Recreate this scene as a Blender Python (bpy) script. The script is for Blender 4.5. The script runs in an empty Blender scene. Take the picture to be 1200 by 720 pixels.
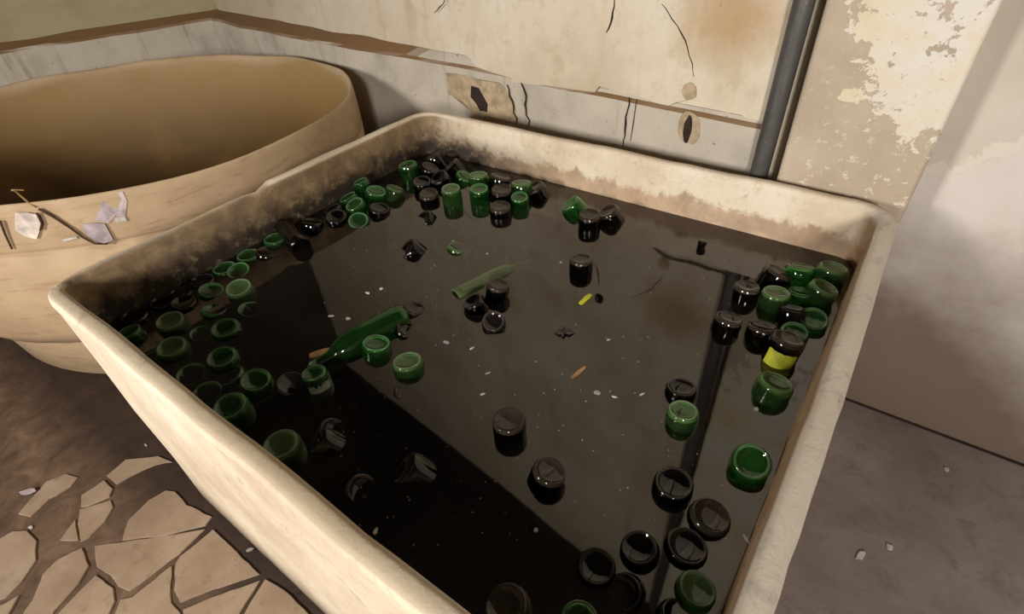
import bpy, bmesh, math, random
from mathutils import Vector, Matrix, noise
random.seed(7)
C = bpy.context.scene.collection
SC = bpy.context.scene
V = Vector

# ------------------------------------------------------------------ camera
F_PX = 618.3
PITCH, ROLL, YAW = 0.684976, -0.0768676, -0.6736773
CAM = V((0, 0, 1.76))
fw = V((math.sin(YAW)*math.cos(PITCH), math.cos(YAW)*math.cos(PITCH), -math.sin(PITCH)))
rt0 = V((math.cos(YAW), -math.sin(YAW), 0)); up0 = rt0.cross(fw)
rt = math.cos(ROLL)*rt0 + math.sin(ROLL)*up0
up = -math.sin(ROLL)*rt0 + math.cos(ROLL)*up0
cd = bpy.data.cameras.new('camera'); cam = bpy.data.objects.new('camera', cd); C.objects.link(cam)
cam.matrix_world = Matrix(((rt.x, up.x, -fw.x, CAM.x), (rt.y, up.y, -fw.y, CAM.y), (rt.z, up.z, -fw.z, CAM.z), (0, 0, 0, 1)))
cd.sensor_fit = 'HORIZONTAL'; cd.sensor_width = 36; cd.lens = F_PX/1200*36; cd.clip_start = 0.02
SC.camera = cam

def ray(px, py): return (px-600)/F_PX*rt - (py-360)/F_PX*up + fw
def at(px, py, z):
    d = ray(px, py); return CAM + d*((z-CAM.z)/d.z)
def depth(p): return (p-CAM).dot(fw)
def hit(px, py, o, n):
    d = ray(px, py); return CAM + d*((o-CAM).dot(n)/d.dot(n))

# ------------------------------------------------------------------ colour / material helpers
def lin(c):
    return tuple(((x/255)/12.92 if x/255 <= .04045 else ((x/255+.055)/1.055)**2.4) for x in c) + (1,)
class NT:
    def __init__(s, name):
        s.m = bpy.data.materials.new(name); s.m.use_nodes = True
        s.t = s.m.node_tree; s.t.nodes.clear(); s.n = s.t.nodes
        s.out = s.n.new('ShaderNodeOutputMaterial')
    def link(s, a, b): s.t.links.new(a, b)
    def node(s, ty, ins=None, **kw):
        n = s.n.new(ty)
        for k, v in kw.items(): setattr(n, k, v)
        for k, v in (ins or {}).items():
            if isinstance(v, bpy.types.NodeSocket): s.link(v, n.inputs[k])
            else: n.inputs[k].default_value = v
        return n
    def coord(s, which='Object'):
        return s.node('ShaderNodeTexCoord').outputs[which]
    def geo(s): return s.node('ShaderNodeNewGeometry').outputs['Position']
    def noise(s, vec, scale, detail=5, rough=.6, dist=0):
        return s.node('ShaderNodeTexNoise', {'Vector': vec, 'Scale': scale, 'Detail': detail, 'Roughness': rough, 'Distortion': dist}).outputs[0]
    def ramp(s, fac, stops, interp='LINEAR'):
        r = s.node('ShaderNodeValToRGB', {'Fac': fac}); r.color_ramp.interpolation = interp
        e = r.color_ramp.elements
        while len(e) > 1: e.remove(e[-1])
        e[0].position = stops[0][0]; e[0].color = s._c(stops[0][1])
        for p, c in stops[1:]:
            x = e.new(p); x.color = s._c(c)
        return r.outputs[0]
    def _c(s, c):
        if isinstance(c, (int, float)): return (c, c, c, 1)
        return lin(c)
    def mix(s, fac, a, b, mode='MIX'):
        n = s.node('ShaderNodeMix', data_type='RGBA', blend_type=mode)
        for idx, v in ((0, fac), (6, a), (7, b)):
            if isinstance(v, bpy.types.NodeSocket): s.link(v, n.inputs[idx])
            else: n.inputs[idx].default_value = v if idx == 0 else s._c(v)
        return n.outputs[2]
    def math(s, op, a, b=0, c=None, clamp=False):
        n = s.node('ShaderNodeMath', operation=op, use_clamp=clamp)
        for i, v in enumerate((a, b) if c is None else (a, b, c)):
            if isinstance(v, bpy.types.NodeSocket): s.link(v, n.inputs[i])
            else: n.inputs[i].default_value = v
        return n.outputs[0]
    def sep(s, vec): return s.node('ShaderNodeSeparateXYZ', {0: vec}).outputs
    def scalev(s, vec, sc):
        return s.node('ShaderNodeMapping', {'Vector': vec, 'Scale': sc}).outputs[0]
    def bump(s, h, st=.3, d=.01):
        return s.node('ShaderNodeBump', {'Height': h, 'Strength': st, 'Distance': d}).outputs[0]
    def pbr(s, col, rough=.8, normal=None, **kw):
        b = s.node('ShaderNodeBsdfPrincipled')
        ins = {'Base Color': col, 'Roughness': rough}; ins.update(kw)
        for k, v in ins.items():
            if isinstance(v, bpy.types.NodeSocket): s.link(v, b.inputs[k])
            else: b.inputs[k].default_value = s._c(v) if k == 'Base Color' else v
        if normal is not None: s.link(normal, b.inputs['Normal'])
        s.link(b.outputs[0], s.out.inputs[0]); return b

def map01(t, x, a, b):
    n = t.node('ShaderNodeMapRange', {0: x, 1: a, 2: b, 3: 0., 4: 1.}); n.clamp = True
    return n.outputs[0]

def blob(t, pos, c, r, edge=.35, nz=None, amp=.5):
    """1 inside an irregular patch round the world point c, 0 outside"""
    d = t.node('ShaderNodeVectorMath', {0: pos, 1: tuple(c)}, operation='DISTANCE').outputs['Value']
    d = t.math('DIVIDE', d, r)
    if nz is not None: d = t.math('ADD', d, t.math('MULTIPLY', t.math('SUBTRACT', nz, .5), amp*2))
    return map01(t, d, 1.0, 1.0-edge)

# ------------------------------------------------------------------ materials
def plaster_mat(name, light, mid, dark, scale=1.0, stain=(150, 125, 90)):
    t = NT(name); p = t.geo()
    n1 = t.noise(p, 1.3*scale, 6, .62); n2 = t.noise(p, 7*scale, 6, .65); n3 = t.noise(p, 60, 4, .7)
    col = t.ramp(n1, [(.3, dark), (.48, mid), (.66, light)])
    col = t.mix(map01(t, n2, .56, .74), col, stain)
    col = t.mix(map01(t, n3, .66, .72), col, (92, 74, 54))
    h = t.math('ADD', t.math('MULTIPLY', n2, .8), t.math('MULTIPLY', n3, .25))
    t.pbr(col, .9, t.bump(h, .35, .012))
    return t.m
M = {}
def build_wall_back():
    t = NT('old_cream_plaster'); p = t.geo(); x, y, z = t.sep(p)
    n1 = t.noise(p, 1.6, 5, .6); n2 = t.noise(p, 6, 6, .68); n3 = t.noise(p, 45, 4, .7)
    streak = t.noise(t.scalev(p, (9, 9, .9)), 1, 5, .6)
    col = t.ramp(n1, [(.32, (190, 174, 150)), (.5, (208, 195, 172)), (.68, (216, 206, 188))])
    col = t.mix(t.math('MULTIPLY', map01(t, streak, .56, .75), .5), col, (182, 152, 110))
    col = t.mix(t.math('MULTIPLY', map01(t, n2, .55, .7), .5), col, (168, 142, 108))
    col = t.mix(t.math('MULTIPLY', map01(t, t.noise(p, 22, 6, .75), .54, .66), .3), col, (172, 150, 120))
    col = t.mix(map01(t, n3, .70, .74), col, (70, 50, 34))
    # rust coloured damp patch by the pipe, dull grey toward the far corner
    pc = hit(858, 18, WB, NB)
    col = t.mix(t.math('MULTIPLY', blob(t, p, pc, .20, .7, n2, .6), .75), col, (172, 136, 92))
    col = t.mix(t.math('MULTIPLY', map01(t, x, -1.6, -3.6), .55), col, (158, 142, 118))
    h = t.math('ADD', n2, t.math('MULTIPLY', n3, .3))
    t.pbr(col, .88, t.bump(h, .3, .012)); return t.m
def dado_mat():
    t = NT('bare_grey_dado_plaster'); p = t.geo()
    n1 = t.noise(p, 4, 6, .6); n2 = t.noise(t.scalev(p, (14, 14, 1.3)), 1, 5, .65); n3 = t.noise(p, 55, 4, .7)
    x, y, z = t.sep(p)
    col = t.ramp(n1, [(.3, (160, 152, 138)), (.5, (184, 174, 158)), (.7, (196, 184, 168))])
    col = t.mix(t.math('MULTIPLY', map01(t, n2, .55, .72), .55), col, (120, 98, 72))
    col = t.mix(map01(t, n3, .66, .71), col, (84, 72, 58))
    up_ = t.sep(t.node('ShaderNodeNewGeometry').outputs['True Normal'])[2]
    col = t.mix(map01(t, up_, .25, .5), col, (118, 88, 56))   # the dirt lying on the ledge
    t.pbr(col, .9, t.bump(t.math('ADD', n1, t.math('MULTIPLY', n3, .4)), .4, .012)); return t.m
def left_wall_mat():
    t = NT('olive_stained_plaster'); p = t.geo()
    n1 = t.noise(p, 1.4, 5, .6); n2 = t.noise(p, 8, 6, .68); n3 = t.noise(p, 45, 4, .7)
    col = t.ramp(n1, [(.32, (134, 124, 96)), (.5, (156, 146, 116)), (.7, (168, 156, 126))])
    col = t.mix(t.math('MULTIPLY', map01(t, n2, .55, .72), .4), col, (146, 116, 78))
    col = t.mix(map01(t, n3, .70, .74), col, (70, 54, 38))
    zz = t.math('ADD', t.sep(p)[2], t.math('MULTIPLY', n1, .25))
    col = t.mix(t.math('MULTIPLY', map01(t, zz, 1.55, 1.80), .93), col, (34, 28, 22))  # top of the wall painted dark so its reflection blackens the water
    t.pbr(col, .9, t.bump(n2, .3, .012)); return t.m
def pillar_mat():
    t = NT('peeling_pillar_paint'); p = t.geo(); x, y, z = t.sep(p)
    nbig = t.noise(p, 4.2, 7, .66, .3); nf = t.noise(p, 17, 8, .72, .4); sp = t.noise(p, 60, 4, .75)
    base = t.ramp(t.noise(p, 3, 5, .6), [(.3, (164, 148, 128)), (.55, (182, 165, 144)), (.75, (192, 177, 157))])
    base = t.mix(t.math('MULTIPLY', map01(t, z, 1.55, 1.95), .5), base, (172, 166, 152))
    # the flaking skim coat lies along the right arris and grows wider upwards
    line = t.math('ADD', x, t.math('MULTIPLY', t.math('SUBTRACT', z, 1.15), .42))
    f = t.math('ADD', map01(t, line, -.22, .02), t.math('MULTIPLY', t.math('SUBTRACT', nf, .5), 2.0))
    f = t.math('ADD', f, t.math('MULTIPLY', t.math('SUBTRACT', nbig, .5), 1.8))
    f = t.math('ADD', f, t.math('MULTIPLY', map01(t, z, 1.22, 1.0), -.75))
    f = t.math('ADD', f, t.math('MULTIPLY', map01(t, z, 1.85, 2.3), .2))
    m = map01(t, f, .60, .625)
    flake = t.ramp(nbig, [(.4, (214, 206, 194)), (.55, (212, 199, 172)), (.7, (204, 186, 152))])
    flake = t.mix(map01(t, sp, .62, .7), flake, (150, 136, 112))
    col = t.mix(m, base, flake)
    speck = t.math('MULTIPLY', map01(t, t.noise(p, 30, 7, .75), .58, .60), map01(t, z, 1.45, 1.0))
    col = t.mix(speck, col, (206, 194, 170))
    h = t.math('ADD', t.math('MULTIPLY', m, 1.0), t.math('MULTIPLY', sp, .25))
    t.pbr(col, .88, t.bump(h, .5, .006)); return t.m
def right_wall_mat():
    t = NT('smooth_render_with_peeling_paint'); p = t.geo(); x, y, z = t.sep(p)
    n1 = t.noise(p, 2.2, 5, .6); nf = t.noise(p, 8, 8, .66, .6); sp = t.noise(p, 40, 4, .7)
    col = t.ramp(n1, [(.3, (178, 166, 154)), (.5, (196, 186, 176)), (.7, (206, 198, 190))])
    # lighter paint survives above a ragged line about a metre up
    edge = t.math('ADD', t.math('SUBTRACT', z, t.math('MULTIPLY', t.math('MINIMUM', x, .32), .75)), t.math('MULTIPLY', t.math('SUBTRACT', nf, .5), .34))
    up_ = map01(t, edge, .865, .873)
    band = t.math('MULTIPLY', up_, map01(t, edge, .925, .912))
    col = t.mix(up_, col, t.ramp(n1, [(.3, (176, 166, 150)), (.7, (196, 186, 172))]))
    col = t.mix(band, col, (206, 196, 182))
    shade_dirt = t.math('ADD', t.math('ADD', z, t.math('MULTIPLY', x, .55)), t.math('MULTIPLY', t.math('SUBTRACT', n1, .5), .9))
    col = t.mix(t.math('MULTIPLY', map01(t, shade_dirt, 1.12, .55), .85), col, (92, 73, 58))  # brown of dirt plus the tank's soft shadow, painted into the wall colour
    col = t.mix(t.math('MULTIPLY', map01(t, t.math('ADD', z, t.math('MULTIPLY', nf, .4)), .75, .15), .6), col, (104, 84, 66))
    col = t.mix(map01(t, sp, .71, .74), col, (196, 186, 172))
    t.pbr(col, .75, t.bump(t.math('ADD', nf, t.math('MULTIPLY', up_, .6)), .25, .008)); return t.m
def tank_mat(inner=True):
    t = NT('cast_vat_plaster' if inner else 'cast_vat_plaster_outside'); p = t.geo(); x, y, z = t.sep(p)
    n1 = t.noise(p, 3.2, 6, .62); nf = t.noise(p, 13, 8, .68, .4); sp = t.noise(p, 70, 4, .75)
    col = t.ramp(n1, [(.3, (190, 170, 144)), (.5, (212, 195, 170)), (.7, (226, 213, 192))])
    # ochre stain inside the left side and along the waterline, a bare grey-brown band below the ragged skim
    inside = t.math('MULTIPLY', map01(t, x, -1.79, -1.76), t.math('MULTIPLY', map01(t, y, 1.706, 1.69), t.math('MULTIPLY', map01(t, x, .066, .05), map01(t, y, .155, .17))))
    if not inner: inside = t.math('MULTIPLY', inside, 0.)
    skim = map01(t, t.math('ADD', z, t.math('MULTIPLY', t.math('SUBTRACT', nf, .5), .16)), .862, .842)
    col = t.mix(t.math('MULTIPLY', t.math('MULTIPLY', skim, inside), .75), col, t.ramp(nf, [(.35, (140, 108, 80)), (.6, (176, 144, 112))]))
    leftst = t.math('MULTIPLY', t.math('MULTIPLY', inside, map01(t, t.math('ADD', x, t.math('MULTIPLY', nf, .25)), -1.35, -1.6)), map01(t, z, .958, .95))
    col = t.mix(t.math('MULTIPLY', leftst, .85), col, t.ramp(nf, [(.35, (84, 60, 32)), (.52, (116, 88, 50)), (.7, (150, 122, 84))]))
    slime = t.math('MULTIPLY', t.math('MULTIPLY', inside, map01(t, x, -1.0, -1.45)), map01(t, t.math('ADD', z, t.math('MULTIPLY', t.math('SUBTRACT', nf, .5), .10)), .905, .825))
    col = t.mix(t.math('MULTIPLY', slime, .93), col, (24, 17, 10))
    rightin = t.math('MULTIPLY', inside, t.math('MULTIPLY', map01(t, x, -.01, .02), map01(t, z, .955, .94)))
    col = t.mix(t.math('MULTIPLY', rightin, .85), col, (120, 88, 50))
    col = t.mix(t.math('MULTIPLY', map01(t, t.noise(p, 26, 6, .75), .54, .66), .35), col, (172, 148, 116))
    # cement grey worn patches on the rim
    col = t.mix(t.math('MULTIPLY', t.math('MULTIPLY', map01(t, y, .20, .17), map01(t, z, .953, .957)), .6), col, (164, 146, 118))
    top = map01(t, z, .925, .95)
    worn = t.math('MULTIPLY', t.math('MULTIPLY', map01(t, nf, .55, .60), top), map01(t, x, -.25, .03))
    col = t.mix(t.math('MULTIPLY', worn, .8), col, (148, 138, 126))
    col = t.mix(t.math('MULTIPLY', t.math('MULTIPLY', top, map01(t, x, -.08, .04)), .65), col, (190, 181, 168))
    col = t.mix(map01(t, sp, .68, .72), col, (116, 94, 70))
    col = t.mix(t.math('MULTIPLY', map01(t, nf, .62, .70), .45), col, (140, 112, 78))
    t.pbr(col, .8, t.bump(t.math('ADD', t.math('MULTIPLY', nf, .9), t.math('MULTIPLY', sp, .3)), .4, .008)); return t.m
def bowl_mat():
    t = NT('ochre_stained_round_vat'); p = t.geo(); x, y, z = t.sep(p)
    d = t.node('ShaderNodeCombineXYZ', {0: x, 1: y, 2: 0.}).outputs[0]
    n1 = t.noise(p, 1.8, 6, .6); nf = t.noise(t.scalev(p, (2, 2, 9)), 1.6, 7, .66, .5); sp = t.noise(p, 55, 4, .7)
    o = t.coord('Object'); ox, oy, oz = t.sep(o)
    col = t.ramp(n1, [(.3, (160, 134, 104)), (.5, (182, 156, 124)), (.7, (196, 172, 142))])
    col = t.mix(t.math('MULTIPLY', map01(t, nf, .53, .66), .5), col, (146, 114, 78))
    col = t.mix(t.math('MULTIPLY', map01(t, t.noise(t.scalev(p, (3, 3, 30)), 1.2, 6, .7, .6), .58, .66), .35), col, (112, 82, 52))
    va_ = math.atan2(.88020, -.47460)
    lx = t.math('ADD', t.math('MULTIPLY', ox, math.cos(va_)), t.math('MULTIPLY', oy, math.sin(va_)))
    ly = t.math('SUBTRACT', t.math('MULTIPLY', oy, math.cos(va_)), t.math('MULTIPLY', ox, math.sin(va_)))
    a = t.math('DIVIDE', lx, 1.003); b = t.math('DIVIDE', ly, 1.169)
    rr = t.math('SQRT', t.math('ADD', t.math('MULTIPLY', a, a), t.math('MULTIPLY', b, b)))
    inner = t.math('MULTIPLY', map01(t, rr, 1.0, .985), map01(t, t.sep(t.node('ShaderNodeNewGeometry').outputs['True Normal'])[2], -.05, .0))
    icol = t.ramp(z, [(.3, (78, 56, 22)), (.62, (108, 80, 38)), (.86, (146, 118, 74)), (.97, (158, 132, 90))])  # shade of the deep bowl painted in, darker toward the bottom
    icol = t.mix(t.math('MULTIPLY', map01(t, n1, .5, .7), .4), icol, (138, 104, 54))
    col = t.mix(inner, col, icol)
    col = t.mix(map01(t, sp, .7, .73), col, (120, 92, 60))
    t.pbr(col, .7, t.bump(t.math('ADD', nf, t.math('MULTIPLY', sp, .2)), .3, .01)); return t.m
def floor_mat():
    t = NT('worn_grey_concrete'); p = t.geo(); x, y, z = t.sep(p)
    n1 = t.noise(p, 1.7, 6, .62); n2 = t.noise(p, 9, 7, .7, .5); sp = t.noise(p, 60, 4, .7)
    conc = t.ramp(n1, [(.3, (104, 92, 86)), (.5, (126, 114, 107)), (.7, (146, 134, 126))])
    conc = t.mix(t.math('MULTIPLY', map01(t, n2, .52, .66), .5), conc, (98, 82, 72))
    conc = t.mix(map01(t, sp, .69, .72), conc, (170, 160, 148))
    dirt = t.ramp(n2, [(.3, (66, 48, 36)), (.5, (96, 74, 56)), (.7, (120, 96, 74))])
    dirt = t.mix(map01(t, y, -.14, .06), dirt, t.ramp(n2, [(.3, (34, 23, 15)), (.6, (58, 40, 27))]))  # dark earth toward the vat, with the vat's shade mixed into the colour
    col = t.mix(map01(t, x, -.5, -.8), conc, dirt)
    t.pbr(col, .7, t.bump(t.math('ADD', n2, t.math('MULTIPLY', sp, .3)), .35, .01)); return t.m
def slab_mat():
    t = NT('cracked_paving_slab'); p = t.geo()
    n1 = t.noise(p, 3, 6, .6); n2 = t.noise(p, 14, 6, .7); sp = t.noise(p, 60, 4, .7)
    col = t.ramp(n1, [(.3, (132, 108, 86)), (.5, (152, 130, 108)), (.7, (166, 146, 124))])
    col = t.mix(t.math('MULTIPLY', map01(t, n2, .56, .68), .5), col, (116, 92, 70))
    col = t.mix(t.math('MULTIPLY', map01(t, t.noise(p, 5, 8, .7), .52, .64), .45), col, (126, 104, 84))
    col = t.mix(map01(t, sp, .7, .73), col, (90, 70, 54))
    t.pbr(col, .75, t.bump(n2, .25, .006)); return t.m
def flat(name, rgb, rough=.8, var=.15, scale=20, **kw):
    t = NT(name); p = t.geo(); n = t.noise(p, scale, 4, .6)
    dk = tuple(max(0, int(c*(1-var))) for c in rgb); lt = tuple(min(255, int(c*(1+var))) for c in rgb)
    t.pbr(t.ramp(n, [(.35, dk), (.65, lt)]), rough, t.bump(n, .15, .004), **kw); return t.m
def pipe_mat():
    t = NT('grey_painted_iron'); p = t.geo()
    n = t.noise(t.scalev(p, (14, 14, 3)), 1, 6, .65); s = t.noise(p, 50, 4, .7)
    col = t.ramp(n, [(.35, (74, 70, 68)), (.55, (92, 88, 86)), (.75, (112, 106, 102))])
    col = t.mix(map01(t, s, .66, .72), col, (136, 126, 116))
    t.pbr(col, .5, t.bump(s, .3, .003), Metallic=.35); return t.m
def glass(name, tint, film, amount, film_top):
    """tinted bottle glass with a thin film of dirt and painted-in light, thicker on the flat base"""
    t = NT(name)
    z = t.sep(t.coord('Object'))[2]
    g = t.node('ShaderNodeBsdfPrincipled', {'Base Color': lin(tint), 'Roughness': .03, 'IOR': 1.5, 'Transmission Weight': 1.0})
    d = t.node('ShaderNodeBsdfDiffuse', {'Color': lin(film)})
    tr = t.node('ShaderNodeBsdfTranslucent', {'Color': lin(film)})
    ad = t.node('ShaderNodeMixShader', {0: .45}); t.link(d.outputs[0], ad.inputs[1]); t.link(tr.outputs[0], ad.inputs[2])
    gl = t.node('ShaderNodeBsdfGlossy', {'Roughness': .03})
    fr = t.node('ShaderNodeFresnel', {'IOR': 1.5})
    dg = t.node('ShaderNodeMixShader'); t.link(fr.outputs[0], dg.inputs[0]); t.link(ad.outputs[0], dg.inputs[1]); t.link(gl.outputs[0], dg.inputs[2])
    n = t.noise(t.geo(), 30, 4, .6)
    f = t.math('ADD', t.math('MULTIPLY', map01(t, z, -.0105, -.0095), film_top-amount), amount)
    f = t.math('MULTIPLY', f, t.math('ADD', .6, t.math('MULTIPLY', n, .8)), clamp=True)
    mx = t.node('ShaderNodeMixShader'); t.link(f, mx.inputs[0]); t.link(g.outputs[0], mx.inputs[1]); t.link(dg.outputs[0], mx.inputs[2])
    t.link(mx.outputs[0], t.out.inputs[0]); return t.m
def water_mat():
    t = NT('murky_water'); p = t.geo()
    n = t.noise(p, 2.5, 4, .6); n2 = t.noise(p, 14, 3, .6)
    bn = t.bump(t.noise(p, 7, 2, .5), .05, .004)
    tr = t.node('ShaderNodeBsdfTransparent', {'Color': (.85, .82, .78, 1)})
    sl = t.node('ShaderNodeBsdfDiffuse', {'Color': lin((96, 84, 70))})
    bd = t.node('ShaderNodeMixShader', {0: t.math('MULTIPLY', map01(t, n, .3, .75), .10)})
    t.link(tr.outputs[0], bd.inputs[1]); t.link(sl.outputs[0], bd.inputs[2])
    gl = t.node('ShaderNodeBsdfGlossy', {'Color': (1, .95, .9, 1), 'Roughness': .035}); t.link(bn, gl.inputs['Normal'])
    fr = t.node('ShaderNodeFresnel', {'IOR': 1.72}); t.link(bn, fr.inputs['Normal'])
    mx = t.node('ShaderNodeMixShader'); t.link(fr.outputs[0], mx.inputs[0]); t.link(bd.outputs[0], mx.inputs[1]); t.link(gl.outputs[0], mx.inputs[2])
    t.link(mx.outputs[0], t.out.inputs[0])
    va = t.node('ShaderNodeVolumeAbsorption', {'Color': (.12, .10, .06, 1), 'Density': 22.})
    t.link(va.outputs[0], t.out.inputs['Volume']); return t.m

# ------------------------------------------------------------------ object helpers
def link_mesh(name, verts, faces, mat, parent=None, smooth=False, loc=None):
    me = bpy.data.meshes.new(name); me.from_pydata([tuple(v) for v in verts], [], faces); me.validate(); me.update()
    if smooth:
        for f in me.polygons: f.use_smooth = True
    o = bpy.data.objects.new(name, me); C.objects.link(o); me.materials.append(mat)
    if loc is not None: o.location = loc
    if parent is not None: o.parent = parent
    return o
def bm_obj(name, bm, mat, parent=None, smooth=False):
    bmesh.ops.recalc_face_normals(bm, faces=bm.faces)
    me = bpy.data.meshes.new(name); bm.to_mesh(me); bm.free()
    if smooth:
        for f in me.polygons: f.use_smooth = True
    me.materials.append(mat)
    o = bpy.data.objects.new(name, me); C.objects.link(o)
    if parent is not None: o.parent = parent
    return o
def tag(o, label, cat, group=None, kind=None):
    if label: o['label'] = label
    if cat: o['category'] = cat
    if group: o['group'] = group
    if kind: o['kind'] = kind
    return o
def struct(o): o['kind'] = 'structure'; return o
def add_prism(bm, poly, ext, bev=0):
    """poly: 3-D points, extruded by the vector ext"""
    a = [bm.verts.new(p) for p in poly]; b = [bm.verts.new(V(p)+ext) for p in poly]
    n = len(poly)
    bm.faces.new(a); bm.faces.new(b[::-1])
    for i in range(n): bm.faces.new((a[i], b[i], b[(i+1) % n], a[(i+1) % n]))
def add_box(bm, lo, hi):
    add_prism(bm, [V((lo[0], lo[1], lo[2])), V((hi[0], lo[1], lo[2])), V((hi[0], hi[1], lo[2])), V((lo[0], hi[1], lo[2]))], V((0, 0, hi[2]-lo[2])))
def add_tube(bm, pts, rad, seg=10, cap=True):
    pts = [V(p) for p in pts]; rads = rad if isinstance(rad, (list, tuple)) else [rad]*len(pts)
    rings = []
    t0 = (pts[1]-pts[0]).normalized(); u = t0.orthogonal().normalized()
    for i, p in enumerate(pts):
        t_ = (pts[min(i+1, len(pts)-1)]-pts[max(i-1, 0)]).normalized()
        u = (u-t_*u.dot(t_)).normalized(); w = t_.cross(u)
        rings.append([bm.verts.new(p+(u*math.cos(a)+w*math.sin(a))*rads[i]) for a in [2*math.pi*k/seg for k in range(seg)]])
    for i in range(len(rings)-1):
        for k in range(seg): bm.faces.new((rings[i][k], rings[i][(k+1) % seg], rings[i+1][(k+1) % seg], rings[i+1][k]))
    if cap: bm.faces.new(rings[0][::-1]); bm.faces.new(rings[-1])

# ------------------------------------------------------------------ room planes
A2 = V((-4.376, 2.28, 0)); B2 = V((-.40, 1.862, 0))
uB = (B2-A2).normalized(); NB = V((uB.y, -uB.x, 0))            # back wall: along / toward the room
WB = A2
L2 = V((-4.917, 1.034, 0)); uL = (L2-A2).normalized(); NL = V((-uL.y, uL.x, 0))
if NL.x < 0: NL = -NL
if NB.y > 0: NB = -NB
H = 4.2
YP, XL, XR = 1.765, None, None      # pillar front
XL = hit(910, 208, V((0, YP, 0)), V((0, 1, 0))).x; XR = .093; YR = 1.93
XROOM, YROOM = 3.0, -2.9

M['back'] = build_wall_back(); M['dado'] = dado_mat(); M['left'] = left_wall_mat(); M['pillar'] = pillar_mat()
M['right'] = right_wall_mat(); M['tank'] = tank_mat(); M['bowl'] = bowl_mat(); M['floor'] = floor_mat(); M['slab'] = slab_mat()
M['crack'] = flat('crack_shadow_dirt', (44, 30, 22), .95); M['ceil'] = flat('dark_sooty_boards', (40, 33, 27), .9)
M['pipe'] = pipe_mat(); M['other'] = flat('dim_plaster', (120, 108, 92), .9, scale=3)
M['water'] = water_mat(); M['silt'] = flat('black_silt', (20, 17, 13), .9)
M['scar'] = flat('bare_brown_mortar', (168, 148, 120), .95, .12, 22)

def rough_wall(name, pts, mat, thick, n):
    bm = bmesh.new(); add_prism(bm, pts, n*thick); return struct(bm_obj(name, bm, mat))

# floor, ceiling, walls
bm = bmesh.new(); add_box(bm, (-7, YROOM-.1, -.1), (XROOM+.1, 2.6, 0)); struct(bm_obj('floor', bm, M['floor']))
bm = bmesh.new(); add_box(bm, (-7, YROOM-.1, H), (XROOM+.1, 2.6, H+.1)); struct(bm_obj('ceiling', bm, M['ceil']))
e = A2 + uL*5.6
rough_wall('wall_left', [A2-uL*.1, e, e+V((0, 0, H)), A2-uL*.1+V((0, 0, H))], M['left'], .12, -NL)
Eb = B2 + uB*.10
rough_wall('wall_back', [A2-uB*.1, Eb, Eb+V((0, 0, H)), A2-uB*.1+V((0, 0, H))], M['back'], .12, -NB)
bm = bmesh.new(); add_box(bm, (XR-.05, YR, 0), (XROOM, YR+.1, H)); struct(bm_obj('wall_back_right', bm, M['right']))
bm = bmesh.new(); add_box(bm, (XROOM, YROOM, 0), (XROOM+.1, YR+.1, H)); struct(bm_obj('wall_right', bm, M['other']))
bm = bmesh.new()   # front wall behind the photographer with two window openings
wins = [(-2.36, -1.64), (1.4, 2.1)]
xs = [-7, wins[0][0], wins[0][1], wins[1][0], wins[1][1], XROOM+.1]; z0, z1 = 1.91, 2.79
for i in range(5):
    if i in (1, 3):
        add_box(bm, (xs[i], YROOM-.1, 0), (xs[i+1], YROOM, z0)); add_box(bm, (xs[i], YROOM-.1, z1), (xs[i+1], YROOM, H))
    else: add_box(bm, (xs[i], YROOM-.1, 0), (xs[i+1], YROOM, H))
struct(bm_obj('wall_front', bm, M['other']))
for k, (a, b) in enumerate(wins):
    bm = bmesh.new()
    for lo, hi in (((a, z0), (b, z0+.06)), ((a, z1-.06), (b, z1)), ((a, z0+.06), (a+.06, z1-.06)), ((b-.06, z0+.06), (b, z1-.06)), (((a+b)/2-.03, z0+.06), ((a+b)/2+.03, z1-.06))):
        add_box(bm, (lo[0], YROOM-.07, lo[1]), (hi[0], YROOM-.02, hi[1]))
    struct(bm_obj('window_%d' % (k+1), bm, M['other']))

# pillar with softly rounded arrises
bm = bmesh.new()
def arris(cx, cy, r, a0, a1, n=4): return [V((cx+r*math.cos(a0+(a1-a0)*i/n), cy+r*math.sin(a0+(a1-a0)*i/n), 0)) for i in range(n+1)]
poly = [V((XL, YR+.05, 0))] + arris(XL+.015, YP+.015, .015, math.pi, 1.5*math.pi) + arris(XR-.015, YP+.015, .015, 1.5*math.pi, 2*math.pi) + [V((XR, YR+.05, 0))]
add_prism(bm, poly, V((0, 0, H))); struct(bm_obj('wall_pillar', bm, M['pillar']))

# dado: the lower wall stands proud with a sloping dirty ledge; it dies into the wall where the plaster has fallen
def ledge_z(px, py, prot): return hit(px, py, WB+NB*prot, NB).z
def dado(name, o, u, n, length, prot, z_front, z_back, mat, wob):
    vs = []; N = len(prot)
    for i, (s, pr, zf, zb) in enumerate(zip(length, prot, z_front, z_back)):
        q = o+u*s
        w1 = noise.noise(V((s*3, wob, 0)))*.012; w2 = noise.noise(V((s*3, wob+5, 0)))*.010
        ring = [(0, -.02), (0, pr), (zf*.5, pr+w2*.3), (zf-.015+w1, pr+w2*.5), (zf+w1, pr-.008), (zb+w2, .004), (zb+w2, -.02)]
        vs += [q+n*b+V((0, 0, a)) for a, b in ring]
    fs = []
    for i in range(N-1):
        for k in range(7): fs.append((i*7+k, i*7+(k+1) % 7, (i+1)*7+(k+1) % 7, (i+1)*7+k))
    fs.append(tuple(range(7))); fs.append(tuple(range((N-1)*7, N*7))[::-1])
    bm = bmesh.new(); bv = [bm.verts.new(v) for v in vs]
    for f in fs: bm.faces.new([bv[i] for i in f])
    return struct(bm_obj(name, bm, mat))
nseg = 48; LEN = (B2-A2).length + .08
s_mid = (hit(560, 92, WB, NB)-A2).dot(uB)
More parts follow.
